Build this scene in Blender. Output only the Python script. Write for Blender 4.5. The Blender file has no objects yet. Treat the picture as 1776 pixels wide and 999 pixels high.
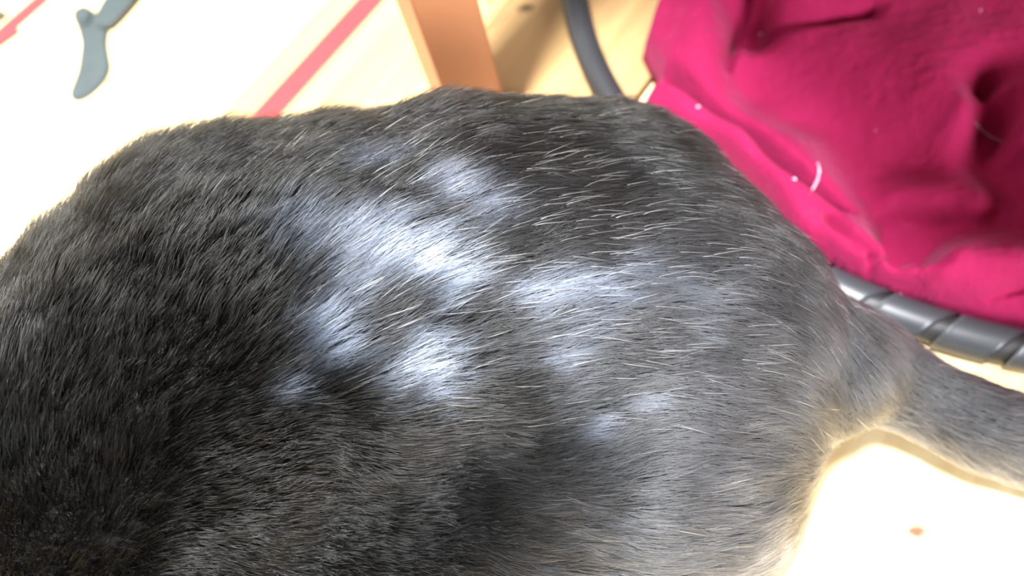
import bpy, bmesh, math, random
import numpy as np
from mathutils import Vector, Matrix
from mathutils.kdtree import KDTree
from mathutils.bvhtree import BVHTree

random.seed(7); rng = np.random.default_rng(11)
scene = bpy.context.scene
COL = scene.collection

# ------------------------------------------------------------------ camera
F_PX = 1394.0                       # focal length in pixels of the 1776 x 999 frame
CAM_H = 0.40                        # phone held 40 cm above the floor
up = np.array([-246., 660., 1394.]); up /= np.linalg.norm(up)
ax = np.array([1., 0., 0.]) - up[0] * up; ax /= np.linalg.norm(ax)
ay = np.cross(up, ax)
RW = np.array([ax, ay, up])         # camera axes -> world
CAM = np.array([0., 0., CAM_H])
cd = bpy.data.cameras.new('phone_camera')
cam = bpy.data.objects.new('phone_camera', cd); COL.objects.link(cam)
M4 = Matrix.Identity(4)
for i in range(3):
    for j in range(3): M4[i][j] = RW[i, j]
M4.translation = Vector(CAM)
cam.matrix_world = M4
cd.sensor_fit = 'HORIZONTAL'; cd.sensor_width = 36.0; cd.lens = 36.0 * F_PX / 1776.0
cd.clip_start = 0.01
cd.dof.use_dof = True; cd.dof.focus_distance = 0.27; cd.dof.aperture_fstop = 5.6
scene.camera = cam

# ------------------------------------------------------------------ light
w = bpy.data.worlds.new('daylight'); scene.world = w; w.use_nodes = True
bg = w.node_tree.nodes['Background']
bg.inputs['Color'].default_value = (0.86, 0.93, 1.0, 1); bg.inputs['Strength'].default_value = 0.17

def area_light(name, loc, target, sx, sy, power, color):
    l = bpy.data.lights.new(name, 'AREA'); l.shape = 'RECTANGLE'; l.size = sx; l.size_y = sy
    l.energy = power; l.color = color
    o = bpy.data.objects.new(name, l); COL.objects.link(o); o.location = loc
    o.rotation_euler = (Vector(target) - Vector(loc)).to_track_quat('-Z', 'Y').to_euler()
    return o
area_light('fill_light_right', (0.95, -1.0, 0.62), (0.0, 0.2, 0.05), 0.8, 0.6, 26, (0.97, 0.985, 1.0))  # added fill without a visible source, lifts haunch and front-facing folds
area_light('skylight', (-0.31, -0.085, 2.2), (-0.1, 0.15, 0.0), 0.20, 0.20, 124, (0.96, 0.98, 1.0))
area_light('fill_light_left', (-1.6, 0.6, 0.85), (-0.3, 0.3, 0.0), 0.9, 0.9, 10, (1.0, 0.985, 0.95))  # added weak fill from the left, source unseen
scene.view_settings.view_transform = 'Standard'; scene.view_settings.look = 'None'
scene.view_settings.gamma = 1.0; scene.view_settings.use_curve_mapping = False
scene.view_settings.exposure = 1.05

# ------------------------------------------------------------------ helpers
def at(x, y, z=0.0):
    d = RW @ np.array([x - 888.0, -(y - 499.5), -F_PX])
    return CAM + d * ((z - CAM[2]) / d[2])

def to_px(p):
    c = (np.asarray(p) - CAM) @ RW
    return np.stack([888 + F_PX * c[..., 0] / -c[..., 2], 499.5 - F_PX * c[..., 1] / -c[..., 2]], -1)

def tag(o, label=None, cat=None, group=None, kind=None):
    if label: o['label'] = label
    if cat: o['category'] = cat
    if group: o['group'] = group
    if kind: o['kind'] = kind
    return o

def empty(name, loc=(0, 0, 0)):
    o = bpy.data.objects.new(name, None); COL.objects.link(o); o.location = loc
    o.empty_display_size = 0.02
    return o

def link(name, me, mat=None, parent=None, smooth=True):
    if mat: me.materials.append(mat)
    if smooth:
        me.polygons.foreach_set('use_smooth', [True] * len(me.polygons))
    o = bpy.data.objects.new(name, me); COL.objects.link(o)
    if parent: o.parent = parent
    return o

def mesh_of(name, verts, faces):
    me = bpy.data.meshes.new(name); me.from_pydata([tuple(map(float, v)) for v in verts], [], faces); me.update()
    return me

def bm_mesh(name, bm):
    me = bpy.data.meshes.new(name); bm.normal_update(); bm.to_mesh(me); bm.free(); return me

class Nodes:
    def __init__(s, name):
        s.mat = bpy.data.materials.new(name); s.mat.use_nodes = True
        s.t = s.mat.node_tree; s.t.nodes.clear()
        s.out = s.t.nodes.new('ShaderNodeOutputMaterial')
    def n(s, kind, **kw):
        x = s.t.nodes.new('ShaderNode' + kind)
        for k, v in kw.items():
            if k in x.inputs: x.inputs[k].default_value = v
            else: setattr(x, k, v)
        return x
    def l(s, a, b): s.t.links.new(a, b)
    def math(s, op, a, b=None, clamp=False):
        x = s.t.nodes.new('ShaderNodeMath'); x.operation = op; x.use_clamp = clamp
        for i, v in enumerate((a, b)):
            if v is None: continue
            if isinstance(v, (int, float)): x.inputs[i].default_value = v
            else: s.l(v, x.inputs[i])
        return x.outputs[0]
    def mix(s, fac, a, b, mode='MIX'):
        x = s.t.nodes.new('ShaderNodeMix'); x.data_type = 'RGBA'; x.blend_type = mode
        for i, v in ((0, fac), (6, a), (7, b)):
            if isinstance(v, (int, float)): x.inputs[i].default_value = v
            elif isinstance(v, tuple): x.inputs[i].default_value = v + (1,) if len(v) == 3 else v
            else: s.l(v, x.inputs[i])
        return x.outputs[2]

def lin(r, g, b):
    f = lambda c: (c / 255 / 12.92) if c / 255 < 0.04045 else ((c / 255 + 0.055) / 1.055) ** 2.4
    return (f(r), f(g), f(b))

def simple(name, color, rough=0.5, spec=0.5, noise=0.12, scale=60, bump=0.0, sheen=0.0):
    N = Nodes(name); p = N.n('BsdfPrincipled', Roughness=rough)
    p.inputs['Specular IOR Level'].default_value = spec
    tc = N.n('TexCoord'); nz = N.n('TexNoise', Scale=scale, Detail=4.0); N.l(tc.outputs['Object'], nz.inputs['Vector'])
    c = N.mix(nz.outputs[0], tuple(x * (1 - noise) for x in color), tuple(min(1, x * (1 + noise)) for x in color))
    N.l(c, p.inputs['Base Color'])
    if sheen:
        p.inputs['Sheen Weight'].default_value = sheen; p.inputs['Sheen Roughness'].default_value = 0.5
    if bump:
        b = N.n('Bump', Strength=bump, Distance=0.001); N.l(nz.outputs[0], b.inputs['Height']); N.l(b.outputs[0], p.inputs['Normal'])
    N.l(p.outputs[0], N.out.inputs[0]); return N.mat

# ------------------------------------------------------------------ floor of pine boards
GA = math.radians(54.5)
DIR = np.array([math.cos(GA), math.sin(GA)]); NRM = np.array([-math.sin(GA), math.cos(GA)])
def floor_xy(px, py): return at(px, py, 0)[:2]

def pine(name, dark, light):
    N = Nodes(name); p = N.n('BsdfPrincipled', Roughness=0.38)
    tc = N.n('TexCoord'); oi = N.n('ObjectInfo')
    cb = N.n('CombineXYZ'); N.l(N.math('MULTIPLY', oi.outputs['Random'], 7.0), cb.inputs[0]); N.l(N.math('MULTIPLY', oi.outputs['Random'], 3.0), cb.inputs[1])
    va = N.n('VectorMath', operation='ADD'); N.l(tc.outputs['Object'], va.inputs[0]); N.l(cb.outputs[0], va.inputs[1])
    mp = N.n('Mapping'); mp.inputs['Scale'].default_value = (3.0, 70.0, 30.0); N.l(va.outputs[0], mp.inputs['Vector'])
    n1 = N.n('TexNoise', Scale=1.0, Detail=5.0, Roughness=0.55, Distortion=0.6); N.l(mp.outputs[0], n1.inputs['Vector'])
    n2 = N.n('TexNoise', Scale=6.0, Detail=3.0); N.l(va.outputs[0], n2.inputs['Vector'])
    r = N.n('ValToRGB'); r.color_ramp.elements[0].position = 0.32; r.color_ramp.elements[0].color = dark + (1,)
    r.color_ramp.elements[1].position = 0.66; r.color_ramp.elements[1].color = light + (1,)
    N.l(n1.outputs[0], r.inputs[0])
    c = N.mix(N.math('MULTIPLY', n2.outputs[0], 0.35), r.outputs[0], tuple(0.97 * x for x in light))
    # knots and a crack, where they sit in the boards
    geo = N.n('NewGeometry')
    for (kx, ky, rad, col, sft) in KNOTS:
        q = at(kx, ky, 0)
        s = N.n('VectorMath', operation='SUBTRACT'); N.l(geo.outputs['Position'], s.inputs[0]); s.inputs[1].default_value = tuple(q)
        m2 = N.n('Mapping'); m2.inputs['Rotation'].default_value = (0, 0, -GA); m2.inputs['Scale'].default_value = (0.75, 1.15, 0); N.l(s.outputs[0], m2.inputs[0])
        ln = N.n('VectorMath', operation='LENGTH'); N.l(m2.outputs[0], ln.inputs[0])
        nzk = N.n('TexNoise', Scale=300.0, Detail=2.0); N.l(geo.outputs['Position'], nzk.inputs['Vector'])
        d = N.math('ADD', ln.outputs['Value'], N.math('MULTIPLY', N.math('SUBTRACT', nzk.outputs[0], 0.5), rad * 0.9))
        f = N.n('MapRange'); f.interpolation_type = 'SMOOTHSTEP'
        f.inputs['From Min'].default_value = rad * (1 + sft); f.inputs['From Max'].default_value = rad * (1 - sft)
        N.l(d, f.inputs['Value'])
        c = N.mix(f.outputs[0], c, col)
    N.l(c, p.inputs['Base Color'])
    b = N.n('Bump', Strength=0.15, Distance=0.0006); N.l(n1.outputs[0], b.inputs['Height']); N.l(b.outputs[0], p.inputs['Normal'])
    N.l(p.outputs[0], N.out.inputs[0]); return N.mat
KNOTS = [(1590, 922, 0.0031, (0.13, 0.055, 0.028), 0.6), (1536, 842, 0.0024, (0.42, 0.31, 0.18), 0.8),
         (912, 14, 0.0038, (0.10, 0.06, 0.03), 0.7), (850, 2, 0.0022, (0.12, 0.07, 0.04), 0.8)]
PINE = pine('pine', (0.68, 0.47, 0.22), (0.84, 0.66, 0.38)); HALF_SHADE = pine('half_shade_pine', (0.40, 0.275, 0.12), (0.50, 0.37, 0.18)); SHADE = pine('shade_pine', (0.36, 0.21, 0.082), (0.47, 0.30, 0.135))  # second and third are pine darkened, shade painted into boards near the leg
floor = empty('floor'); tag(floor, 'floor of pale pine boards laid on the diagonal', kind='structure')
PW = 0.118
g0 = float(NRM @ floor_xy(1120, 151))
EDGES = [-0.708, -0.59, -0.46, -0.308, -0.118] + [PW * i for i in range(0, 10)]
for k, (a, b) in enumerate(zip(EDGES[:-1], EDGES[1:]), -5):
    a += g0; b += g0
    la = 0.0015 if k == 0 else 0.00012
    lb = 0.0015 if k == -1 else 0.00012
    a += la; b -= lb
    bm = bmesh.new(); bmesh.ops.create_cube(bm, size=1.0)
    for v in bm.verts: v.co = (v.co.x * 2.2, v.co.y * (b - a), v.co.z * 0.02 - 0.01)
    bmesh.ops.bevel(bm, geom=[e for e in bm.edges if abs(e.verts[0].co.y - e.verts[1].co.y) < 1e-6 and e.verts[0].co.z > -0.001 and e.verts[1].co.z > -0.001], offset=0.0006 if k in (0, -1) else 0.0002, segments=2, affect='EDGES')
    o = link('plank', bm_mesh('plank', bm), SHADE if k == 0 else HALF_SHADE if k == 1 else PINE, floor, smooth=False)
    c = NRM * (a + b) / 2 + DIR * 0.25
    o.location = (c[0], c[1], 0); o.rotation_euler = (0, 0, GA)
sub = mesh_of('subfloor', [(-2.2, -2.2, -0.022), (2.2, -2.2, -0.022), (2.2, 2.2, -0.022), (-2.2, 2.2, -0.022)], [(0, 1, 2, 3)])
link('subfloor', sub, simple('subfloor_dark', (0.05, 0.035, 0.02), 0.9), floor)
# thin crack in the board beside the table leg
def flat_strip(pts, widths, z0, z1):
    """closed strip with thickness along plan points"""
    V = []; Fc = []
    P = [np.array(p[:2]) for p in pts]; n = len(P)
    for i in range(n):
        t = P[min(i + 1, n - 1)] - P[max(i - 1, 0)]; t /= np.linalg.norm(t); m = np.array([-t[1], t[0]]) * widths[i] / 2
        zz = (z0[i], z1[i]) if hasattr(z0, '__len__') else (z0, z1)
        for s, z in ((1, zz[0]), (1, zz[1]), (-1, zz[1]), (-1, zz[0])):
            q = P[i] + s * m; V.append((q[0], q[1], z))
    for i in range(n - 1):
        for j in range(4):
            Fc.append((i * 4 + j, i * 4 + (j + 1) % 4, (i + 1) * 4 + (j + 1) % 4, (i + 1) * 4 + j))
    Fc.append((3, 2, 1, 0)); e = (n - 1) * 4; Fc.append((e, e + 1, e + 2, e + 3))
    return V, Fc
cr = [at(848, 52), at(862, 40), at(874, 30), at(884, 20)]
V, Fc = flat_strip(cr, [0.0003, 0.0007, 0.0006, 0.0003], 0.0, 0.00012)
link('crack', mesh_of('crack', V, Fc), simple('crack_dark', (0.10, 0.07, 0.05), 0.9), floor)

# ------------------------------------------------------------------ table leg (square, orange-stained)
ORANGE = None
def stained():
    N = Nodes('stained_wood'); p = N.n('BsdfPrincipled', Roughness=0.45)
    tc = N.n('TexCoord'); mp = N.n('Mapping'); mp.inputs['Scale'].default_value = (60, 60, 4); N.l(tc.outputs['Object'], mp.inputs[0])
    n = N.n('TexNoise', Scale=1.0, Detail=4.0); N.l(mp.outputs[0], n.inputs['Vector'])
    c = N.mix(n.outputs[0], (0.44, 0.175, 0.078), (0.51, 0.22, 0.10)); N.l(c, p.inputs['Base Color'])
    N.l(p.outputs[0], N.out.inputs[0]); return N.mat
B = at(806, 260)[:2]; best = None
for ty in range(180, 420, 3):
    Rr = at(830 + 38 * ty / 145.0, ty)[:2]
    v = Rr - B
    q_ = B + np.array([-v[1], v[0]]); p = to_px(np.array([q_[0], q_[1], 0.0])); e = abs(p[0] - (685 + 60 * p[1] / 155.0))
    if best is None or e < best[0]: best = (e, v)
v = best[1]; LW = float(np.linalg.norm(v)); TA = math.atan2(v[1], v[0])
STAIN = stained()
table = empty('table', (B[0], B[1], 0)); table.rotation_euler = (0, 0, TA)
tag(table, 'orange-brown wooden table, one square leg standing behind the cat', 'table')
def block(name, x0, x1, y0, y1, z0, z1, parent):
    b_ = bmesh.new(); bmesh.ops.create_cube(b_, size=1.0)
    for q_ in b_.verts: q_.co = ((x0 + x1) / 2 + q_.co.x * (x1 - x0), (y0 + y1) / 2 + q_.co.y * (y1 - y0), (z0 + z1) / 2 + q_.co.z * (z1 - z0))
    bmesh.ops.bevel(b_, geom=list(b_.edges), offset=0.0012, segments=2, affect='EDGES')
    return link(name, bm_mesh(name, b_), STAIN, parent, smooth=False)
TX, TY, TZ = 1.2, 0.75, 0.70
Y0, Y1 = LW - TY, LW
for x_ in (0, TX - LW):
    for y_ in (Y0, 0): block('leg', x_, x_ + LW, y_, y_ + LW, 0.0, TZ, table)
block('apron', LW, TX - LW, Y0 + 0.006, Y0 + 0.024, TZ - 0.08, TZ, table); block('apron', LW, TX - LW, Y1 - 0.024, Y1 - 0.006, TZ - 0.08, TZ, table)
block('apron', 0.006, 0.024, Y0 + LW, 0, TZ - 0.08, TZ, table); block('apron', TX - 0.024, TX - 0.006, Y0 + LW, 0, TZ - 0.08, TZ, table)
block('table_top', -0.02, TX + 0.02, Y0 - 0.02, Y1 + 0.02, TZ + 0.0002, TZ + 0.024, table)

# ------------------------------------------------------------------ black hoop
BLACK = simple('black_plastic', (0.019, 0.019, 0.021), 0.5, 0.5, 0.2, 90)
TAPE = simple('black_tape', (0.034, 0.039, 0.046), 0.42, 0.6, 0.2, 40)
HZ = 0.0097; HR = 0.0097
pts = np.array([at(x, y, HZ)[:2] for x, y in [(995, 0), (1028, 100), (1060, 178), (1530, 535), (1650, 575), (1776, 608)]])
A = np.c_[2 * pts, np.ones(len(pts))]; s = np.linalg.lstsq(A, (pts ** 2).sum(1), rcond=None)[0]
HC = s[:2]; HRAD = float(np.sqrt(s[2] + (s[:2] ** 2).sum()))
hoop = empty('hoop', (HC[0], HC[1], HZ))
tag(hoop, 'black plastic hoop lying on the floor around the pink blanket', 'hoop')
def torus(name, R, r, a0, a1, n, m, slant=0.0, closed=False, wedge=0.0):
    V = []; Fc = []
    for i in range(n + (0 if closed else 1)):
        f = i / n; a = a0 + (a1 - a0) * f
        for j in range(m):
            b = 2 * math.pi * j / m
            # ends of a tape turn run askew over the tube and leave a wedge
            sk = slant * (-math.cos(b)) + (wedge * (0.5 - f) * 2 * max(0, 0.5 + 0.5 * math.cos(b)) if wedge else 0)
            aa = a + sk
            V.append((math.cos(aa) * (R + r * math.cos(b)), math.sin(aa) * (R + r * math.cos(b)), r * math.sin(b)))
    rows = n if closed else n + 1
    for i in range(n):
        for j in range(m):
            i2 = (i + 1) % rows
            Fc.append((i * m + j, i2 * m + j, i2 * m + (j + 1) % m, i * m + (j + 1) % m))
    if not closed:
        Fc.append(tuple(range(m))[::-1]); Fc.append(tuple(range(n * m, n * m + m)))
    return mesh_of(name, V, Fc)
link('tube', torus('tube', HRAD, HR - 0.0012, 0, 2 * math.pi, 220, 20, closed=True), BLACK, hoop)
def hoop_angle(px, py):
    q = at(px, py, HZ)[:2] - HC; return math.atan2(q[1], q[0])
# seams in the photograph at these places; each band runs from one to the next
seam = [hoop_angle(1519, 528), hoop_angle(1626, 570), hoop_angle(1757, 605)]
st = (seam[2] - seam[0]) / 2
bm_band = torus('tape_band', HRAD, HR + 0.0003, 0.0, st * 0.955, 10, 20, slant=0.024, wedge=0.011)
bm_band.materials.append(TAPE)
for k in range(-1, 9):
    o = link('tape_band', bm_band, None, hoop); o.rotation_euler = (0, 0, seam[0] + st * k + st * 0.02)

# ------------------------------------------------------------------ magenta fleece blanket
def fleece():
    N = Nodes('magenta_fleece'); p = N.n('BsdfPrincipled', Roughness=0.85)
    p.inputs['Specular IOR Level'].default_value = 0.15
    tc = N.n('TexCoord'); n1 = N.n('TexNoise', Scale=500.0, Detail=4.0, Roughness=0.7); N.l(tc.outputs['Object'], n1.inputs['Vector'])
    n2 = N.n('TexNoise', Scale=45.0, Detail=5.0, Roughness=0.7); N.l(tc.outputs['Object'], n2.inputs['Vector'])
    c = N.mix(n1.outputs[0], (0.215, 0.0060, 0.044), (0.335, 0.0105, 0.076))
    r = N.n('ValToRGB'); r.color_ramp.elements[0].position = 0.60; r.color_ramp.elements[1].position = 0.78
    r.color_ramp.elements[1].color = (0.10, 0.10, 0.10, 1)
    N.l(n2.outputs[0], r.inputs[0])
    c = N.mix(r.outputs[0], c, (0.75, 0.20, 0.38)); N.l(c, p.inputs['Base Color'])
    p.inputs['Sheen Weight'].default_value = 0.12; p.inputs['Sheen Roughness'].default_value = 0.45
    p.inputs['Sheen Tint'].default_value = (1.0, 0.40, 0.65, 1)
    n3 = N.n('TexNoise', Scale=150.0, Detail=4.0, Roughness=0.65); N.l(tc.outputs['Object'], n3.inputs['Vector'])
    b = N.n('Bump', Strength=0.7, Distance=0.0022); N.l(N.math('ADD', n3.outputs[0], N.math('MULTIPLY', n1.outputs[0], 0.4)), b.inputs['Height']); N.l(b.outputs[0], p.inputs['Normal'])
    N.l(p.outputs[0], N.out.inputs[0]); return N.mat

def xy(L, z): return np.array([at(x, y, z)[:2] for x, y in L])
def seg_dist(P, poly, vals):
    """distance of points P to a polyline, and the value interpolated along it"""
    D = np.full(len(P), 9.0); Vv = np.zeros(len(P))
    for i in range(len(poly) - 1):
        a, b = poly[i], poly[i + 1]; ab = b - a
        t = np.clip(((P - a) @ ab) / (ab @ ab), 0, 1); d = np.linalg.norm(P - a - t[:, None] * ab, axis=1)
        m = d < D; D[m] = d[m]; Vv[m] = (vals[i] + (vals[i + 1] - vals[i]) * t)[m]
    return D, Vv
def inside(P, poly):
    r = np.zeros(len(P), bool); n = len(poly)
    for i in range(n):
        a, b = poly[i], poly[(i + 1) % n]
        c = ((a[1] > P[:, 1]) != (b[1] > P[:, 1]))
        xs = (b[0] - a[0]) * (P[:, 1] - a[1]) / (b[1] - a[1] + 1e-12) + a[0]
        r ^= c & (P[:, 0] < xs)
    return r
def fourier(P, n, f0, f1, seed):
    g = np.random.default_rng(seed); o = np.zeros(len(P))
    for _ in range(n):
        f = g.uniform(f0, f1); a = g.uniform(0, 6.283, P.shape[1]); k = g.normal(size=P.shape[1]); k *= f / np.linalg.norm(k)
        o += np.sin(P @ k * 6.283 + a[0])
    return o / math.sqrt(n)

BOUND = [(1225, -110), (1172, -5), (1130, 45), (1113, 85), (1138, 138), (1142, 152), (1122, 166), (1100, 192), (1180, 240), (1250, 280),
         (1320, 345), (1370, 415), (1440, 478), (1502, 490), (1540, 512), (1640, 548), (1776, 588), (1900, 612), (2080, 520), (2150, 300), (2150, 60), (2000, -150), (1700, -200), (1400, -180)]
FORM = [  # places on the cloth and how high they lie above the floor
    (1120, 190, .022), (1200, 235, .034), (1290, 290, .040), (1365, 370, .040), (1425, 430, .036), (1485, 470, .026),
    (1125, 80, .032), (1150, 110, .045), (1200, 160, .050), (1290, 210, .052), (1350, 240, .050), (1400, 275, .050), (1430, 320, .046), (1460, 355, .040),
    (1180, 30, .060), (1230, 0, .068), (1240, 70, .062), (1225, 120, .055), (1160, -40, .060), (1250, -80, .070),
    (1300, 50, .022), (1320, 65, .018),
    (1340, 10, .055), (1390, 45, .056), (1450, 42, .056), (1520, 28, .056), (1600, 10, .058), (1380, -40, .065), (1500, -60, .065),
    (1310, 100, .038), (1400, 95, .046), (1500, 85, .052), (1580, 100, .056), (1650, 135, .056), (1672, 190, .052), (1600, 160, .052), (1500, 130, .046), (1420, 130, .038), (1620, 215, .036),
    (1290, 155, .020), (1350, 175, .018), (1430, 210, .015), (1500, 240, .012), (1560, 260, .012), (1540, 310, .008), (1600, 290, .010), (1680, 290, .012),
    (1700, 170, .022), (1715, 220, .017), (1738, 247, .022), (1700, 110, .050), (1740, 150, .052), (1776, 210, .052), (1830, 290, .050),
    (1776, 290, .024), (1776, 340, .022), (1540, 345, .017), (1620, 352, .022), (1700, 350, .025), (1776, 370, .028),
    (1505, 352, .010), (1560, 390, .005), (1640, 398, .005), (1720, 395, .010),
    (1440, 390, .044), (1480, 402, .050), (1540, 425, .055), (1600, 440, .056), (1650, 438, .052), (1690, 420, .044),
    (1545, 466, .012), (1585, 474, .014), (1620, 490, .042), (1690, 460, .052), (1776, 440, .054), (1700, 500, .042), (1640, 515, .030), (1580, 500, .024), (1776, 490, .040),
    (1740, 545, .022), (1800, 560, .022), (1690, 545, .020), (1700, 40, .058), (1800, 80, .058), (1900, 150, .055), (1700, -80, .060), (2000, 300, .050), (1950, 450, .045), (1900, -100, .060), (1900, 540, .030)]
FORM = [(x, y, z * 0.66) for x, y, z in FORM]
CREASE = [  # line of a fold, its half width and depth
    ([(1150, 143), (1172, 157), (1212, 187), (1255, 215), (1300, 245), (1345, 295), (1385, 325), (1430, 350), (1470, 370)], .0030, .024),
    ([(1425, 385), (1460, 425), (1510, 452), (1560, 470), (1592, 478)], .0026, .013),
    ([(1507, 452), (1512, 480), (1514, 495)], .0022, .014),
    ([(1300, 74), (1390, 79), (1450, 67), (1510, 56)], .0035, .012),
    ([(1298, 0), (1290, 30), (1270, 85), (1258, 138)], .0030, .014),
    ([(1700, 140), (1705, 190), (1735, 248)], .0040, .008),
    ([(1385, -30), (1405, 4), (1440, -10)], .0030, .016),
    ([(1655, 535), (1720, 517), (1790, 505)], .0022, .006)]
ZC = 0.026
bp = xy(BOUND, 0.010)
STEP = 0.0014
mn, mx = bp.min(0) - 0.004, bp.max(0) + 0.004
nx, ny = int((mx[0] - mn[0]) / STEP), int((mx[1] - mn[1]) / STEP)
gx, gy = np.meshgrid(mn[0] + np.arange(nx) * STEP, mn[1] + np.arange(ny) * STEP, indexing='ij')
P = np.stack([gx.ravel(), gy.ravel()], 1)
ed, _ = seg_dist(P, np.vstack([bp, bp[:1]]), np.zeros(len(bp) + 1))
ins = inside(P, bp); sd = np.where(ins, ed, -ed)
sd = np.minimum(sd, HRAD - HR - 0.0012 - np.linalg.norm(P - HC, axis=1))
FP = np.array([at(x, y, z)[:2] for x, y, z in FORM]); FZ = np.array([c[2] for c in FORM])
def tps(a, b):
    r2 = ((a[:, None] - b[None]) ** 2).sum(2) + 1e-9; return 0.5 * r2 * np.log(r2)
nf = len(FP); Q1 = np.c_[np.ones(nf), FP]
A = np.zeros((nf + 3, nf + 3)); A[:nf, :nf] = tps(FP, FP) + 2e-6 * np.eye(nf); A[:nf, nf:] = Q1; A[nf:, :nf] = Q1.T
cf = np.linalg.solve(A, np.r_[FZ, 0, 0, 0])
H = tps(P, FP) @ cf[:nf] + np.c_[np.ones(len(P)), P] @ cf[nf:]
H = np.clip(H, 0.004, 0.085)
for poly, hw, dp in CREASE:
    for _ in range(3):            # round the kinks off
        poly = [poly[0]] + [tuple(np.array(a) * k_ + np.array(b) * (1 - k_)) for a, b in zip(poly[:-1], poly[1:]) for k_ in (0.75, 0.25)] + [poly[-1]]
    pl = xy(poly, 0.017); d, tt = seg_dist(P, pl, np.linspace(0, 1, len(pl)))
    fade = np.clip(np.minimum(tt, 1 - tt) * 6 + 0.35, 0, 1)
    H -= 0.95 * dp * fade * (0.75 * np.exp(-(d / hw) ** 2) + 0.25 * np.exp(-d / (hw * 2.5)))
H = np.maximum(H, 0.002)
# raised edge of the turned-up corner
sp = xy([(1588, 484), (1640, 456), (1692, 432)], 0.02); d, _ = seg_dist(P, sp, np.zeros(3)); H += 0.0022 * np.exp(-(d / 0.0022) ** 2)
H += 0.0008 * fourier(P, 24, 12, 40, 5) + 0.00022 * fourier(P, 40, 80, 200, 6)
hem = 0.006
H = np.maximum(H, 0.003) * np.sqrt(np.clip(1 - (1 - np.clip((sd - STEP * 0.45) / hem, 0, 1)) ** 2, 0, 1)) + 0.0008
keep = sd > -STEP * 0.95
gs = np.stack(np.gradient(sd.reshape(nx, ny), STEP), -1).reshape(-1, 2); gs /= np.linalg.norm(gs, axis=1)[:, None] + 1e-9
out_ = keep & (sd < STEP * 0.45); P[out_] -= gs[out_] * sd[out_][:, None]      # an even edge
idx = -np.ones(len(P), int); idx[keep] = np.arange(keep.sum())
I = idx.reshape(nx, ny); quads = np.stack([I[:-1, :-1], I[1:, :-1], I[1:, 1:], I[:-1, 1:]], -1).reshape(-1, 4)
quads = quads[(quads >= 0).all(1)]
top = np.c_[P[keep], H[keep]]
me = bpy.data.meshes.new('fleece_blanket'); me.from_pydata(top.tolist(), [], quads.tolist()); me.update()
bl = link('fleece_blanket', me, fleece())
tag(bl, 'crumpled magenta fleece blanket in soft folds lying inside the black hoop', 'blanket')
md = bl.modifiers.new('thickness', 'SOLIDIFY'); md.thickness = 0.0006; md.offset = -1
blanket_tree = BVHTree.FromPolygons([Vector(v) for v in top.tolist()], quads.tolist())

def on_blanket(px, py):
    d = Vector(RW @ np.array([px - 888.0, -(py - 499.5), -F_PX])).normalized()
    hit = blanket_tree.ray_cast(Vector(CAM), d)[0]
    return np.array(hit) if hit is not None else at(px, py, 0.03)

# ------------------------------------------------------------------ the cat
def sphere_from_px(px, py, rpx, lift=0.0):
    """ball resting `lift` above the floor that covers this circle of the photograph"""
    r = 0.06
    for _ in range(40):
        c = at(px, py, r + lift); d = -((c - CAM) @ RW)[2]; r = 0.5 * r + 0.5 * rpx * d / F_PX
    return np.array([*at(px, py, r + lift), r])
S = {
    'rump': sphere_from_px(1165, 605, 275, 0.015), 'far_haunch': sphere_from_px(1020, 480, 285, 0.0),
    'near_haunch': sphere_from_px(1085, 788, 288, 0.0), 'loin': sphere_from_px(800, 520, 325, 0.012),
    'chest': sphere_from_px(470, 600, 345, 0.012), 'shoulder': sphere_from_px(275, 780, 345, 0.012),
    'near_shoulder': sphere_from_px(390, 960, 265, 0.0), 'knee': sphere_from_px(895, 880, 235, 0.0),
}
cat = empty('cat', (float(S['loin'][0]), float(S['loin'][1]), 0))
tag(cat, 'black short-haired cat crouching with sheen painted as pale patches and scattered white hairs on its back', 'cat')
ub = bmesh.new(); bmesh.ops.create_icosphere(ub, subdivisions=4, radius=1.0)
ub.verts.index_update(); UV_ = np.array([x.co[:] for x in ub.verts]); UF_ = np.array([[x.index for x in f.verts] for f in ub.faces]); ub.free()
BV, BF = [], []
def ball(c, r):
    BF.append(UF_ + len(BV) * len(UV_)); BV.append(UV_ * r + np.asarray(c))
def chain(pts, step=0.35):
    for a, b in zip(pts[:-1], pts[1:]):
        a, b = np.array(a, float), np.array(b, float)
        n = max(2, int(np.linalg.norm(b[:3] - a[:3]) / (step * min(a[3], b[3]))) + 1)
        for t in np.linspace(0, 1, n):
            q = a + (b - a) * t; ball(q[:3], q[3])
chain([S['rump'], S['loin'], S['chest'], S['shoulder']])
chain([S['far_haunch'], S['rump']]); chain([S['near_haunch'], S['rump']])
chain([S['near_shoulder'], S['shoulder']]); chain([S['near_shoulder'] * np.array([1, 1, 1, .88]), S['knee'] * np.array([1, 1, 1, .88])]); chain([S['near_haunch'], S['knee']]); chain([S['far_haunch'], S['loin']])
sh = S['shoulder'];
head = np.array([sh[0] - 0.135, sh[1] - 0.035, 0.125, 0.046])
chain([sh, [sh[0] - 0.07, sh[1] - 0.02, 0.112, 0.058], head])
fw = np.array([-0.93, -0.33, -0.15]); fw /= np.linalg.norm(fw); sd_ = np.array([0.33, -0.93, 0.0]); sd_ /= np.linalg.norm(sd_)
chain([head, [*(head[:3] + fw * 0.030 + np.array([0, 0, -0.010])), 0.026], [*(head[:3] + fw * 0.048 + np.array([0, 0, -0.015])), 0.017]])
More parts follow.
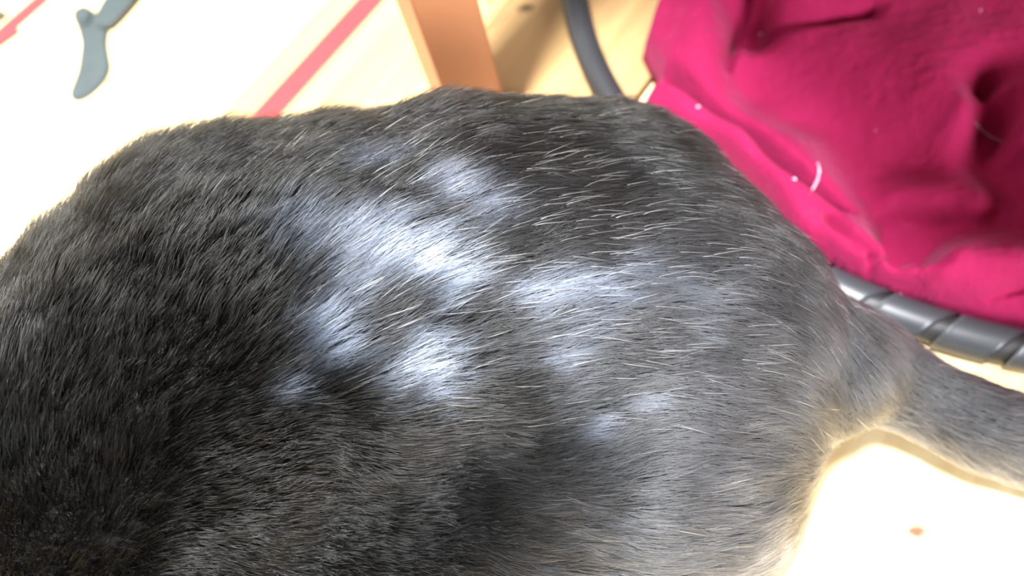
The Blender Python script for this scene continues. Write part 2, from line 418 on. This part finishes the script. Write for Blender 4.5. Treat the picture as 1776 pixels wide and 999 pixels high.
for s_ in (-1, 1):                                   # cheeks, ears
    ball(head[:3] + fw * 0.012 + sd_ * 0.026 * s_ - np.array([0, 0, 0.012]), 0.026)
    e0 = head[:3] + sd_ * 0.028 * s_ + np.array([0, 0, 0.026])
    chain([[*e0, 0.016], [*(e0 + sd_ * 0.008 * s_ + np.array([0, 0, 0.020])), 0.010], [*(e0 + sd_ * 0.013 * s_ + np.array([0, 0, 0.037])), 0.004]])
for s_ in (-1, 1):                                   # forelegs folded forward
    q = sh[:3] + sd_ * 0.045 * s_
    chain([[q[0] - 0.02, q[1], 0.045, 0.030], [q[0] - 0.075, q[1] - 0.01, 0.022, 0.019], [q[0] - 0.115, q[1] - 0.025, 0.017, 0.0165]])
nh = S['near_haunch']; fh = S['far_haunch']          # hind paws beside the belly
chain([[nh[0] - 0.02, nh[1] - 0.035, 0.022, 0.022], [nh[0] - 0.09, nh[1] - 0.03, 0.017, 0.017]])
chain([[fh[0] - 0.03, fh[1] + 0.02, 0.022, 0.022], [fh[0] - 0.08, fh[1] + 0.02, 0.017, 0.017]])
# tail
tz = [0.075, 0.058, 0.046, 0.040, 0.030, 0.020, 0.016]
tp = [(1400, 630), (1490, 640), (1580, 682), (1690, 735), (1800, 775), (1960, 850), (2080, 990)]
tr = [0.031, 0.0215, 0.0175, 0.018, 0.0185, 0.016, 0.009]
chain([S['rump']*np.array([1,1,1,0.6])] + [[*at(x, y, z), r] for (x, y), z, r in zip(tp, tz, tr)])
fm = bpy.data.meshes.new('cat_form'); fm.from_pydata(np.vstack(BV).tolist(), [], np.vstack(BF).tolist()); fm.update()
tmp = bpy.data.objects.new('cat_form', fm); COL.objects.link(tmp)
m = tmp.modifiers.new('r', 'REMESH'); m.mode = 'VOXEL'; m.voxel_size = 0.0035
m = tmp.modifiers.new('s', 'SMOOTH'); m.factor = 0.5; m.iterations = 45
dg = bpy.context.evaluated_depsgraph_get()
body_me = bpy.data.meshes.new_from_object(tmp.evaluated_get(dg)); body_me.name = 'body'
bpy.data.objects.remove(tmp)
v = np.empty(len(body_me.vertices) * 3); body_me.vertices.foreach_get('co', v); v = v.reshape(-1, 3)
v[:, 2] = np.maximum(v[:, 2], 0.0015)
# flanks sink where haunch and ribs meet
org = np.array(cat.location)
body_me.vertices.foreach_set('co', (v - org).ravel()); body_me.update()
SKIN = simple('cat_skin', (0.010, 0.0095, 0.010), 0.7, 0.2, 0.2, 80)
body = link('body', body_me, SKIN, cat)

# roots of the hairs
body_me.calc_loop_triangles(); nt = len(body_me.loop_triangles)
tri = np.empty(nt * 3, int); body_me.loop_triangles.foreach_get('vertices', tri); tri = tri.reshape(-1, 3)
vn = np.empty(len(v) * 3); body_me.vertices.foreach_get('normal', vn); vn = vn.reshape(-1, 3)
def roots(n, weight, seed):
    g = np.random.default_rng(seed)
    a, b, c = v[tri[:, 0]], v[tri[:, 1]], v[tri[:, 2]]
    ar = np.linalg.norm(np.cross(b - a, c - a), axis=1) * weight((a + b + c) / 3, (vn[tri[:, 0]] + vn[tri[:, 1]]) / 2)
    t = g.choice(nt, n, p=ar / ar.sum()); r1 = np.sqrt(g.random(n)); r2 = g.random(n)
    w0, w1, w2 = 1 - r1, r1 * (1 - r2), r1 * r2
    p = a[t] * w0[:, None] + b[t] * w1[:, None] + c[t] * w2[:, None]
    q = vn[tri[t, 0]] * w0[:, None] + vn[tri[t, 1]] * w1[:, None] + vn[tri[t, 2]] * w2[:, None]
    return p, q / np.linalg.norm(q, axis=1)[:, None]
def in_view(p, nrm):
    px = to_px(p); vis = (px[:, 0] > -150) & (px[:, 0] < 1930) & (px[:, 1] > -150) & (px[:, 1] < 1180)
    face = ((CAM - p) * nrm).sum(1) / np.linalg.norm(CAM - p, axis=1)
    return np.where(vis & (face > -0.45), 1.0, 0.10)

# lie of the coat: (where on the body, heading in degrees as seen from above, how far it stands up, length)
LIE = [(60, 430, 75, 0.74, 1.9), (0, 700, 80, 0.68, 1.35), (240, 310, 64, 0.74, 1.8), (150, 370, 68, 0.74, 1.9), (350, 260, 55, 0.68, 1.6), (450, 225, 45, 0.58, 1.5), (420, 430, 52, 0.68, 1.15), (600, 320, 38, 0.28, 1.1), (300, 600, 62, 0.68, 1.15), (150, 850, 75, 0.68, 1.15), (750, 200, 25, 0.45, 1.35), (760, 320, 33, 0.25, 1.1), (700, 450, 27, 0.22, 1), (560, 580, 35, 0.22, 1), (620, 620, 30, 0.22, 1), (950, 190, 14, 0.42, 1.15), (950, 330, 20, 0.22, 1.1), (880, 420, 20, 0.2, 1), (1000, 420, 6, 0.2, 1), (1000, 520, 2, 0.2, 1), (870, 560, 20, 0.2, 1), (750, 640, 22, 0.22, 1), (620, 760, -8, 0.72, 1.1), (560, 880, -5, 0.72, 1.1), (400, 800, 20, 0.68, 1.15), (350, 960, -20, 0.68, 1.15), (800, 760, 14, 0.25, 1), (680, 930, 5, 0.7, 1.1), (520, 980, -15, 0.7, 1.1), (930, 760, 18, 0.22, 1), (900, 900, 3, 0.25, 1), (1100, 640, 0, 0.2, 1), (1100, 800, 8, 0.22, 1), (1100, 950, 5, 0.25, 1), (1250, 700, -8, 0.22, 1), (1250, 880, 3, 0.3, 1), (1380, 860, 15, 0.35, 1), (1300, 960, 18, 0.35, 1), (1120, 220, -12, 0.4, 1.05), (1150, 300, -3, 0.45, 1.35), (1250, 300, -25, 0.3, 1), (1200, 430, 0, 0.2, 1), (1330, 400, -42, 0.3, 1), (1250, 560, -8, 0.2, 1), (1400, 520, -45, 0.3, 1), (1360, 640, -25, 0.22, 1), (1450, 600, -50, 0.22, 1), (1390, 740, -30, 0.25, 1), (1520, 600, -50, 0.22, 1), (1500, 690, -45, 0.22, 1), (1580, 660, -30, 0.2, 1), (1700, 720, -14, 0.22, 1), (1640, 760, -22, 0.22, 1), (1780, 770, -12, 0.22, 1), (2000, 900, -50, 0.2, 1)]
body_tree = BVHTree.FromPolygons([Vector(x) for x in v.tolist()], tri.tolist())
def on_body(px, py, z=0.12):
    d = Vector(RW @ np.array([px - 888.0, -(py - 499.5), -F_PX])).normalized()
    hit = body_tree.ray_cast(Vector(CAM), d)[0]
    return np.array(hit) if hit is not None else at(px, py, z)
LP = np.array([on_body(a[0], a[1]) for a in LIE])
LD = []
for a, p in zip(LIE, LP):          # picture heading -> heading in the world
    e = RW @ np.array([math.cos(math.radians(a[2])), math.sin(math.radians(a[2])), 0.0]); LD.append(e)
LD = np.array(LD); LU = np.array([a[3] for a in LIE]); LL = np.array([a[4] for a in LIE])

SHEEN = [(745, 450, 46, 26, 1.0), (700, 430, 85, 45, .55), (800, 470, 42, 34, .55), (782, 515, 16, 30, .5), (640, 395, 55, 32, .38), (540, 400, 60, 40, .16), (680, 370, 40, 20, .3),
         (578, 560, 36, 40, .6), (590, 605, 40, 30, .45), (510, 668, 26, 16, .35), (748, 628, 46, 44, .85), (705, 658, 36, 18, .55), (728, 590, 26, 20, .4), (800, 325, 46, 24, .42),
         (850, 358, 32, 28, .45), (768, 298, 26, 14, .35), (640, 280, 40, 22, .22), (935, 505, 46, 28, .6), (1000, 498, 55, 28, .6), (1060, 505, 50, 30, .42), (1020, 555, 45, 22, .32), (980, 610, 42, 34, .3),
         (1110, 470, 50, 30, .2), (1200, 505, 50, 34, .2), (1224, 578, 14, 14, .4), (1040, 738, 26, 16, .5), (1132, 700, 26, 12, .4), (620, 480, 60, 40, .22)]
PP = [(on_body(a[0], a[1]), a) for a in SHEEN]
def painted_sheen(p):  # bluish sheen of the fur, painted into the strand colour
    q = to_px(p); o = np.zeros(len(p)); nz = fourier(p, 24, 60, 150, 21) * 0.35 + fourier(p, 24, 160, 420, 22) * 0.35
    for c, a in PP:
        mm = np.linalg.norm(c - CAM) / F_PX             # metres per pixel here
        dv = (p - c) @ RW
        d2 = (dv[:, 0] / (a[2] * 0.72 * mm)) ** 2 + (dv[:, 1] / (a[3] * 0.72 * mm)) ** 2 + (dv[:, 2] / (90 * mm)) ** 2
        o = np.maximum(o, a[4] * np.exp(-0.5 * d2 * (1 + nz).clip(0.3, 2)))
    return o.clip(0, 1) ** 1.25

def lie(p, n):
    num = np.zeros_like(p); ls = np.zeros(len(p)); ll = np.zeros(len(p)); ws = np.zeros(len(p))
    for q, d, s_, l_ in zip(LP, LD, LU, LL):
        w_ = 1.0 / (((p - q) ** 2).sum(1) + 0.018 ** 2) ** 2
        num += w_[:, None] * d; ls += w_ * s_; ll += w_ * l_; ws += w_
    d = num / ws[:, None]; d -= (d * n).sum(1)[:, None] * n
    d /= np.linalg.norm(d, axis=1)[:, None] + 1e-9
    return d, ls / ws, ll / ws

def coat(name, p, n, length, rad, lift_k, jitter, tint, mat, npt=5, clump=0.0, seed=1):
    g = np.random.default_rng(seed); N_ = len(p)
    T, stand, ln = lie(p, n); Bv = np.cross(n, T)
    sw = 0.10 * fourier(p, 16, 12, 40, 31) + 0.07 * fourier(p, 20, 60, 160, 32) + g.normal(0, jitter, N_)
    T = T * np.cos(sw)[:, None] + Bv * np.sin(sw)[:, None]; Bv = np.cross(n, T)
    L = length * ln * g.uniform(0.7, 1.2, N_)
    st_ = stand * lift_k * (1 + 0.14 * fourier(p, 16, 40, 120, 33)).clip(0.4, 1.7) * g.uniform(0.8, 1.25, N_)
    bend = g.normal(0, 0.07 if clump else 0.025, N_)
    t = np.linspace(0, 1, npt)
    pts = np.empty((N_, npt, 3))
    for i, tt in enumerate(t):
        up_ = 1.35 * tt - 0.62 * tt ** 2 if clump else 0.75 * tt
        fl = np.sqrt(np.clip(1 - (st_ * 0.9) ** 2, 0.12, 1)) * (0.75 * tt + 0.25 * tt ** 2)
        pts[:, i] = p + T * (L * fl)[:, None] + n * (L * st_ * up_)[:, None] + Bv * (L * bend * tt ** 2)[:, None] - n * 0.0006 * (tt == 0)
    if clump > 0:
        nc = N_ // 22; kd = KDTree(nc)
        for i in range(nc): kd.insert(Vector(p[i]), i)
        kd.balance()
        ci = np.array([kd.find(Vector(x))[1] for x in p])
        dst = pts[ci, -1] - p[ci] + p[ci]
        for i, tt in enumerate(t):
            k_ = clump * tt ** 1.5 * g.uniform(0.5, 1.2, N_)
            pts[:, i] += (pts[ci, i] - pts[:, i]) * np.clip(k_, 0, 1)[:, None]
    pts[:, :, 2] = np.maximum(pts[:, :, 2], 0.0006)
    hc = bpy.data.hair_curves.new(name); hc.add_curves([npt] * N_)
    hc.attributes['position'].data.foreach_set('vector', (pts - org).astype(np.float32).ravel())
    ra = hc.attributes.get('radius') or hc.attributes.new('radius', 'FLOAT', 'POINT')
    prof = rad * np.array([1.0, 1.0, 0.9, 0.65, 0.12])[:npt] if npt == 5 else rad * np.linspace(1, 0.15, npt)
    ra.data.foreach_set('value', (np.tile(prof, N_).reshape(N_, npt) * g.uniform(0.75, 1.25, N_)[:, None]).astype(np.float32).ravel())
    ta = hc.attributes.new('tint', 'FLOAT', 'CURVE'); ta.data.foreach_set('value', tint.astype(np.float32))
    q_ = to_px(p); lit_grey = 1 / (1 + np.exp(-(q_[:, 0] - 1010) / 120)) / (1 + np.exp(-(q_[:, 1] - 430) / 110))  # paints light on rump and haunch into the hair colour
    lit_grey = lit_grey * (1 + 0.25 * fourier(p, 16, 20, 60, 41)) 
    lit_grey = lit_grey * np.exp(g.normal(-0.25, 0.6, N_))
    ga = hc.attributes.new('grey', 'FLOAT', 'CURVE'); ga.data.foreach_set('value', lit_grey.clip(0, 1).astype(np.float32))
    hc.materials.append(mat)
    o = bpy.data.objects.new(name, hc); COL.objects.link(o); o.parent = cat; o['kind'] = 'stuff'
    return o

def hair_mat(name, c0, c1, c2=None, rough=0.24, radial=0.55, coat_=0.0):
    N = Nodes(name); h = N.n('BsdfHairPrincipled'); h.model = 'CHIANG'; h.parametrization = 'COLOR'
    at_ = N.n('Attribute', attribute_name='tint', attribute_type='GEOMETRY')
    ag = N.n('Attribute', attribute_name='grey', attribute_type='GEOMETRY')
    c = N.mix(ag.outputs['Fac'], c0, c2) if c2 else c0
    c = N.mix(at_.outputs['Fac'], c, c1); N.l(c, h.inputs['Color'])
    h.inputs['Roughness'].default_value = rough; h.inputs['IOR'].default_value = 1.36; h.inputs['Radial Roughness'].default_value = radial
    if 'Random Roughness' in h.inputs: h.inputs['Random Roughness'].default_value = 0.3
    N.l(h.outputs[0], N.out.inputs[0]); return N.mat
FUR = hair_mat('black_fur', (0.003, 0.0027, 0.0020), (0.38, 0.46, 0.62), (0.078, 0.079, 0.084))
WHITE = hair_mat('white_hair', (0.55, 0.55, 0.56), (0.9, 0.92, 0.95), None, 0.25)

NF = 190000
p, n = roots(NF, in_view, 1)
tint = painted_sheen(p + 0.007 * lie(p, n)[0]); g = np.random.default_rng(5)
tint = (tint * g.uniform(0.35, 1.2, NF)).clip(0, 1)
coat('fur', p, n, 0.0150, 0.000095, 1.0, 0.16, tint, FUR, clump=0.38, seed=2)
# single white guard hairs, most of them along the middle of the back
def white_w(c, nn):
    q = to_px(c); e = ((q[:, 0] - 820) / 400) ** 2 + ((q[:, 1] - 450) / 230) ** 2
    e2 = ((q[:, 0] - 1250) / 230) ** 2 + ((q[:, 1] - 620) / 230) ** 2
    return in_view(c, nn) * (np.exp(-e) + 0.22 * np.exp(-e2) + 0.002)
p, n = roots(900, white_w, 3)
o = coat('white_hairs', p + n * 0.0025, n, 0.0115, 0.000115, 1.05, 0.11, np.random.default_rng(8).random(900) ** 1.5, WHITE, seed=4)
o['label'] = 'single white hairs scattered through the black coat'

# eyes and nose
EYE = simple('amber_eye', (0.45, 0.30, 0.03), 0.1, 0.6, 0.1, 200); NOSE = simple('nose_leather', (0.02, 0.016, 0.018), 0.4)
def small_ball(name, c, r, mat, sc=(1, 1, 1)):
    b_ = bmesh.new(); bmesh.ops.create_uvsphere(b_, u_segments=16, v_segments=10, radius=r)
    for x in b_.verts: x.co = Vector((x.co.x * sc[0], x.co.y * sc[1], x.co.z * sc[2]))
    o = link(name, bm_mesh(name, b_), mat, cat); o.location = Vector(c - org); return o
for s_ in (-1, 1): small_ball('eye', head[:3] + fw * 0.040 + sd_ * 0.017 * s_ + np.array([0, 0, 0.012]), 0.0085, EYE)
small_ball('nose', head[:3] + fw * 0.064 + np.array([0, 0, -0.008]), 0.005, NOSE)

# ------------------------------------------------------------------ red ribbons
RED = simple('red_ribbon', (0.66, 0.048, 0.052), 0.5, 0.3, 0.1, 200)
def ribbon(name, pts, width, z=0.0006, label=''):
    P_ = [at(*p_)[:2] for p_ in pts]
    P_ = [P_[0] + (P_[-1] - P_[0]) * t for t in np.linspace(0, 1, 30)] if len(pts) == 2 else P_
    V, Fc = flat_strip(P_, [width] * len(P_), 0.0001, z)
    o = link(name, mesh_of(name, V, Fc), RED, smooth=False); return tag(o, label, 'ribbon')
ribbon('red_ribbon', [(350, 323), (690, -52)], 0.0172, label='straight red ribbon running from behind the cat towards the table leg')
o = ribbon('red_ribbon', [(-60, 115), (140, -60)], 0.0135, label='red ribbon with a doubled end near the black strap')
V, Fc = flat_strip([at(-40, 102)[:2], at(0, 73)[:2], at(32, 52)[:2]], [0.011, 0.011, 0.009], 0.0008, 0.0016)
link('folded_end', mesh_of('folded_end', V, Fc), RED, o, smooth=False)

# ------------------------------------------------------------------ black strap
STRAP = simple('black_leather', (0.050, 0.064, 0.064), 0.5, 0.6, 0.3, 150, bump=0.2)
def slab(name, outline, z0, z1, mat, parent=None, bev=0.001):
    b_ = bmesh.new(); pts_ = [at(x, y, z0)[:2] for x, y in outline]
    # round the outline
    for _ in range(2):
        q_ = []
        for i in range(len(pts_)):
            a, c = pts_[i], pts_[(i + 1) % len(pts_)]; q_ += [a * 0.75 + c * 0.25, a * 0.25 + c * 0.75]
        pts_ = q_
    f = b_.faces.new([b_.verts.new((x[0], x[1], z0)) for x in pts_])
    r = bmesh.ops.extrude_face_region(b_, geom=[f]); vs = [x for x in r['geom'] if isinstance(x, bmesh.types.BMVert)]
    for x in vs: x.co.z = z1
    bmesh.ops.recalc_face_normals(b_, faces=b_.faces)
    tops = [e for e in b_.edges if e.verts[0].co.z > z1 - 1e-6 and e.verts[1].co.z > z1 - 1e-6]
    bmesh.ops.bevel(b_, geom=tops, offset=bev, segments=3, affect='EDGES')
    return link(name, bm_mesh(name, b_), mat, parent, smooth=False)
st0 = at(165, 90)
strap = slab('strap', [(128, 30), (133, 20), (148, 12), (160, 18), (168, 26), (186, 40), (190, 55), (186, 75), (190, 98), (194, 118), (186, 140), (168, 160), (148, 174), (130, 178), (123, 168), (130, 148), (138, 128), (142, 100), (145, 78), (138, 52)], 0.0, 0.003, STRAP)
tag(strap, 'black leather strap folded at a knob with a rounded tongue end, on the bleached floor', 'strap')
slab('strap_tail', [(158, 38), (172, 22), (182, 2), (205, -22), (250, -70), (290, -70), (262, -30), (232, 8), (205, 38), (188, 52), (170, 50)], 0.003, 0.0058, STRAP, strap)
slab('knob', [(128, 30), (134, 19), (150, 13), (163, 22), (160, 36), (146, 46), (134, 42)], 0.003, 0.0065, STRAP, strap, bev=0.0016)

# ------------------------------------------------------------------ small bits on the floor and on the blanket
def crumb(name, px, py, r, mat, label, cat_, group=None, sc=(1.5, 0.9, 0.5), rot=0.0, base=None):
    b_ = bmesh.new(); bmesh.ops.create_icosphere(b_, subdivisions=2, radius=r)
    g_ = random.Random(px * 7 + py)
    for x in b_.verts: x.co = Vector((x.co.x * sc[0], x.co.y * sc[1], x.co.z * sc[2])) * g_.uniform(0.8, 1.2)
    c = at(px, py) if base is None else base
    o = link(name, bm_mesh(name, b_), mat); o.location = (c[0], c[1], c[2] + r * sc[2] * 0.7); o.rotation_euler = (0, 0, rot)
    return tag(o, label, cat_, group)
TAN = simple('tan_crumb', (0.42, 0.24, 0.10), 0.8); GREY = simple('grey_fluff', (0.12, 0.14, 0.12), 0.9)
LINT = simple('white_lint', (0.62, 0.45, 0.55), 0.9)
crumb('wood_chip', 194, 141, 0.0022, TAN, 'tan wood chip against the tongue end of the black strap', 'chip', rot=0.5, sc=(1.7, 0.7, 0.4))
crumb('wood_chip', 37, 88, 0.0016, TAN, 'pale brown crumb below the doubled ribbon end', 'chip')
crumb('fluff_ball', -4, 32, 0.0060, GREY, 'grey fluff ball cut by the frame, above the doubled red ribbon', 'fluff', sc=(1.2, 1, .7))
for (x, y, r, sc, rt, lb) in [(1320, 59, .0007, (1.4, .8, .6), .5, 'white lint speck in the dark pocket at the top of the blanket'),
                              (1211, 186, .0009, (1.1, .9, .6), 0, 'white lint ball in the crease near the hoop end of the blanket'),
                              (1378, 311, .0009, (1.2, .9, .6), -.7, 'pale lint ball in the crease halfway down the rolled blanket edge'),
                              (1562, 511, .0006, (1, 1, .8), 0, 'small white bead of lint at the blanket edge above the black tape'),
                              (1518, 227, .0004, (1.2, .8, .6), 0, 'faint lint speck in the middle of the blanket'),
                              (1700, 18, .0005, (1.6, .7, .6), .6, 'faint lint speck near the top edge of the blanket')]:
    crumb('lint', x, y, r, LINT, lb, 'lint', 'lint on the pink blanket', sc, rt, base=on_blanket(x, y))
def tube_mesh(name, pts_, rads, m=6):
    pts_ = [np.array(q_) for q_ in pts_]; V = []; Fc = []
    for i, q_ in enumerate(pts_):
        t_ = pts_[min(i + 1, len(pts_) - 1)] - pts_[max(i - 1, 0)]; t_ /= np.linalg.norm(t_)
        a_ = np.cross(t_, [0, 0, 1.0]); a_ /= np.linalg.norm(a_) + 1e-9; b_ = np.cross(a_, t_)
        for j in range(m):
            th = 2 * math.pi * j / m; V.append(q_ + rads[i] * (a_ * math.cos(th) + b_ * math.sin(th)))
    for i in range(len(pts_) - 1):
        for j in range(m): Fc.append((i * m + j, i * m + (j + 1) % m, (i + 1) * m + (j + 1) % m, (i + 1) * m + j))
    return mesh_of(name, V, Fc)
def thread(pxs, r, label, ground):
    P_ = [ground(*q_) + np.array([0, 0, r * 0.8]) for q_ in pxs]
    o = link('thread', tube_mesh('thread', P_, [r * 0.5] + [r] * (len(P_) - 2) + [r * 0.4]), LINT); return tag(o, label, 'thread')
thread([(1418, 283), (1421, 297), (1418, 312), (1411, 326), (1404, 337)], 0.0006, 'white thread curled across the crease of the blanket', on_blanket)
thread([(1690, 212), (1705, 228), (1722, 240), (1738, 246)], 0.00025, 'fine pale thread on the small fold at the blanket right side', on_blanket)
HAIR = simple('loose_hair', (0.05, 0.045, 0.04), 0.6)
P_ = [at(x, y, 0.0003) for x, y in [(190, 262), (225, 248), (260, 238), (300, 233), (340, 234)]]
tag(link('loose_hair', tube_mesh('loose_hair', P_, [.00008] * 5), HAIR), 'single loose dark hair on the floor beside the back of the cat', 'hair')
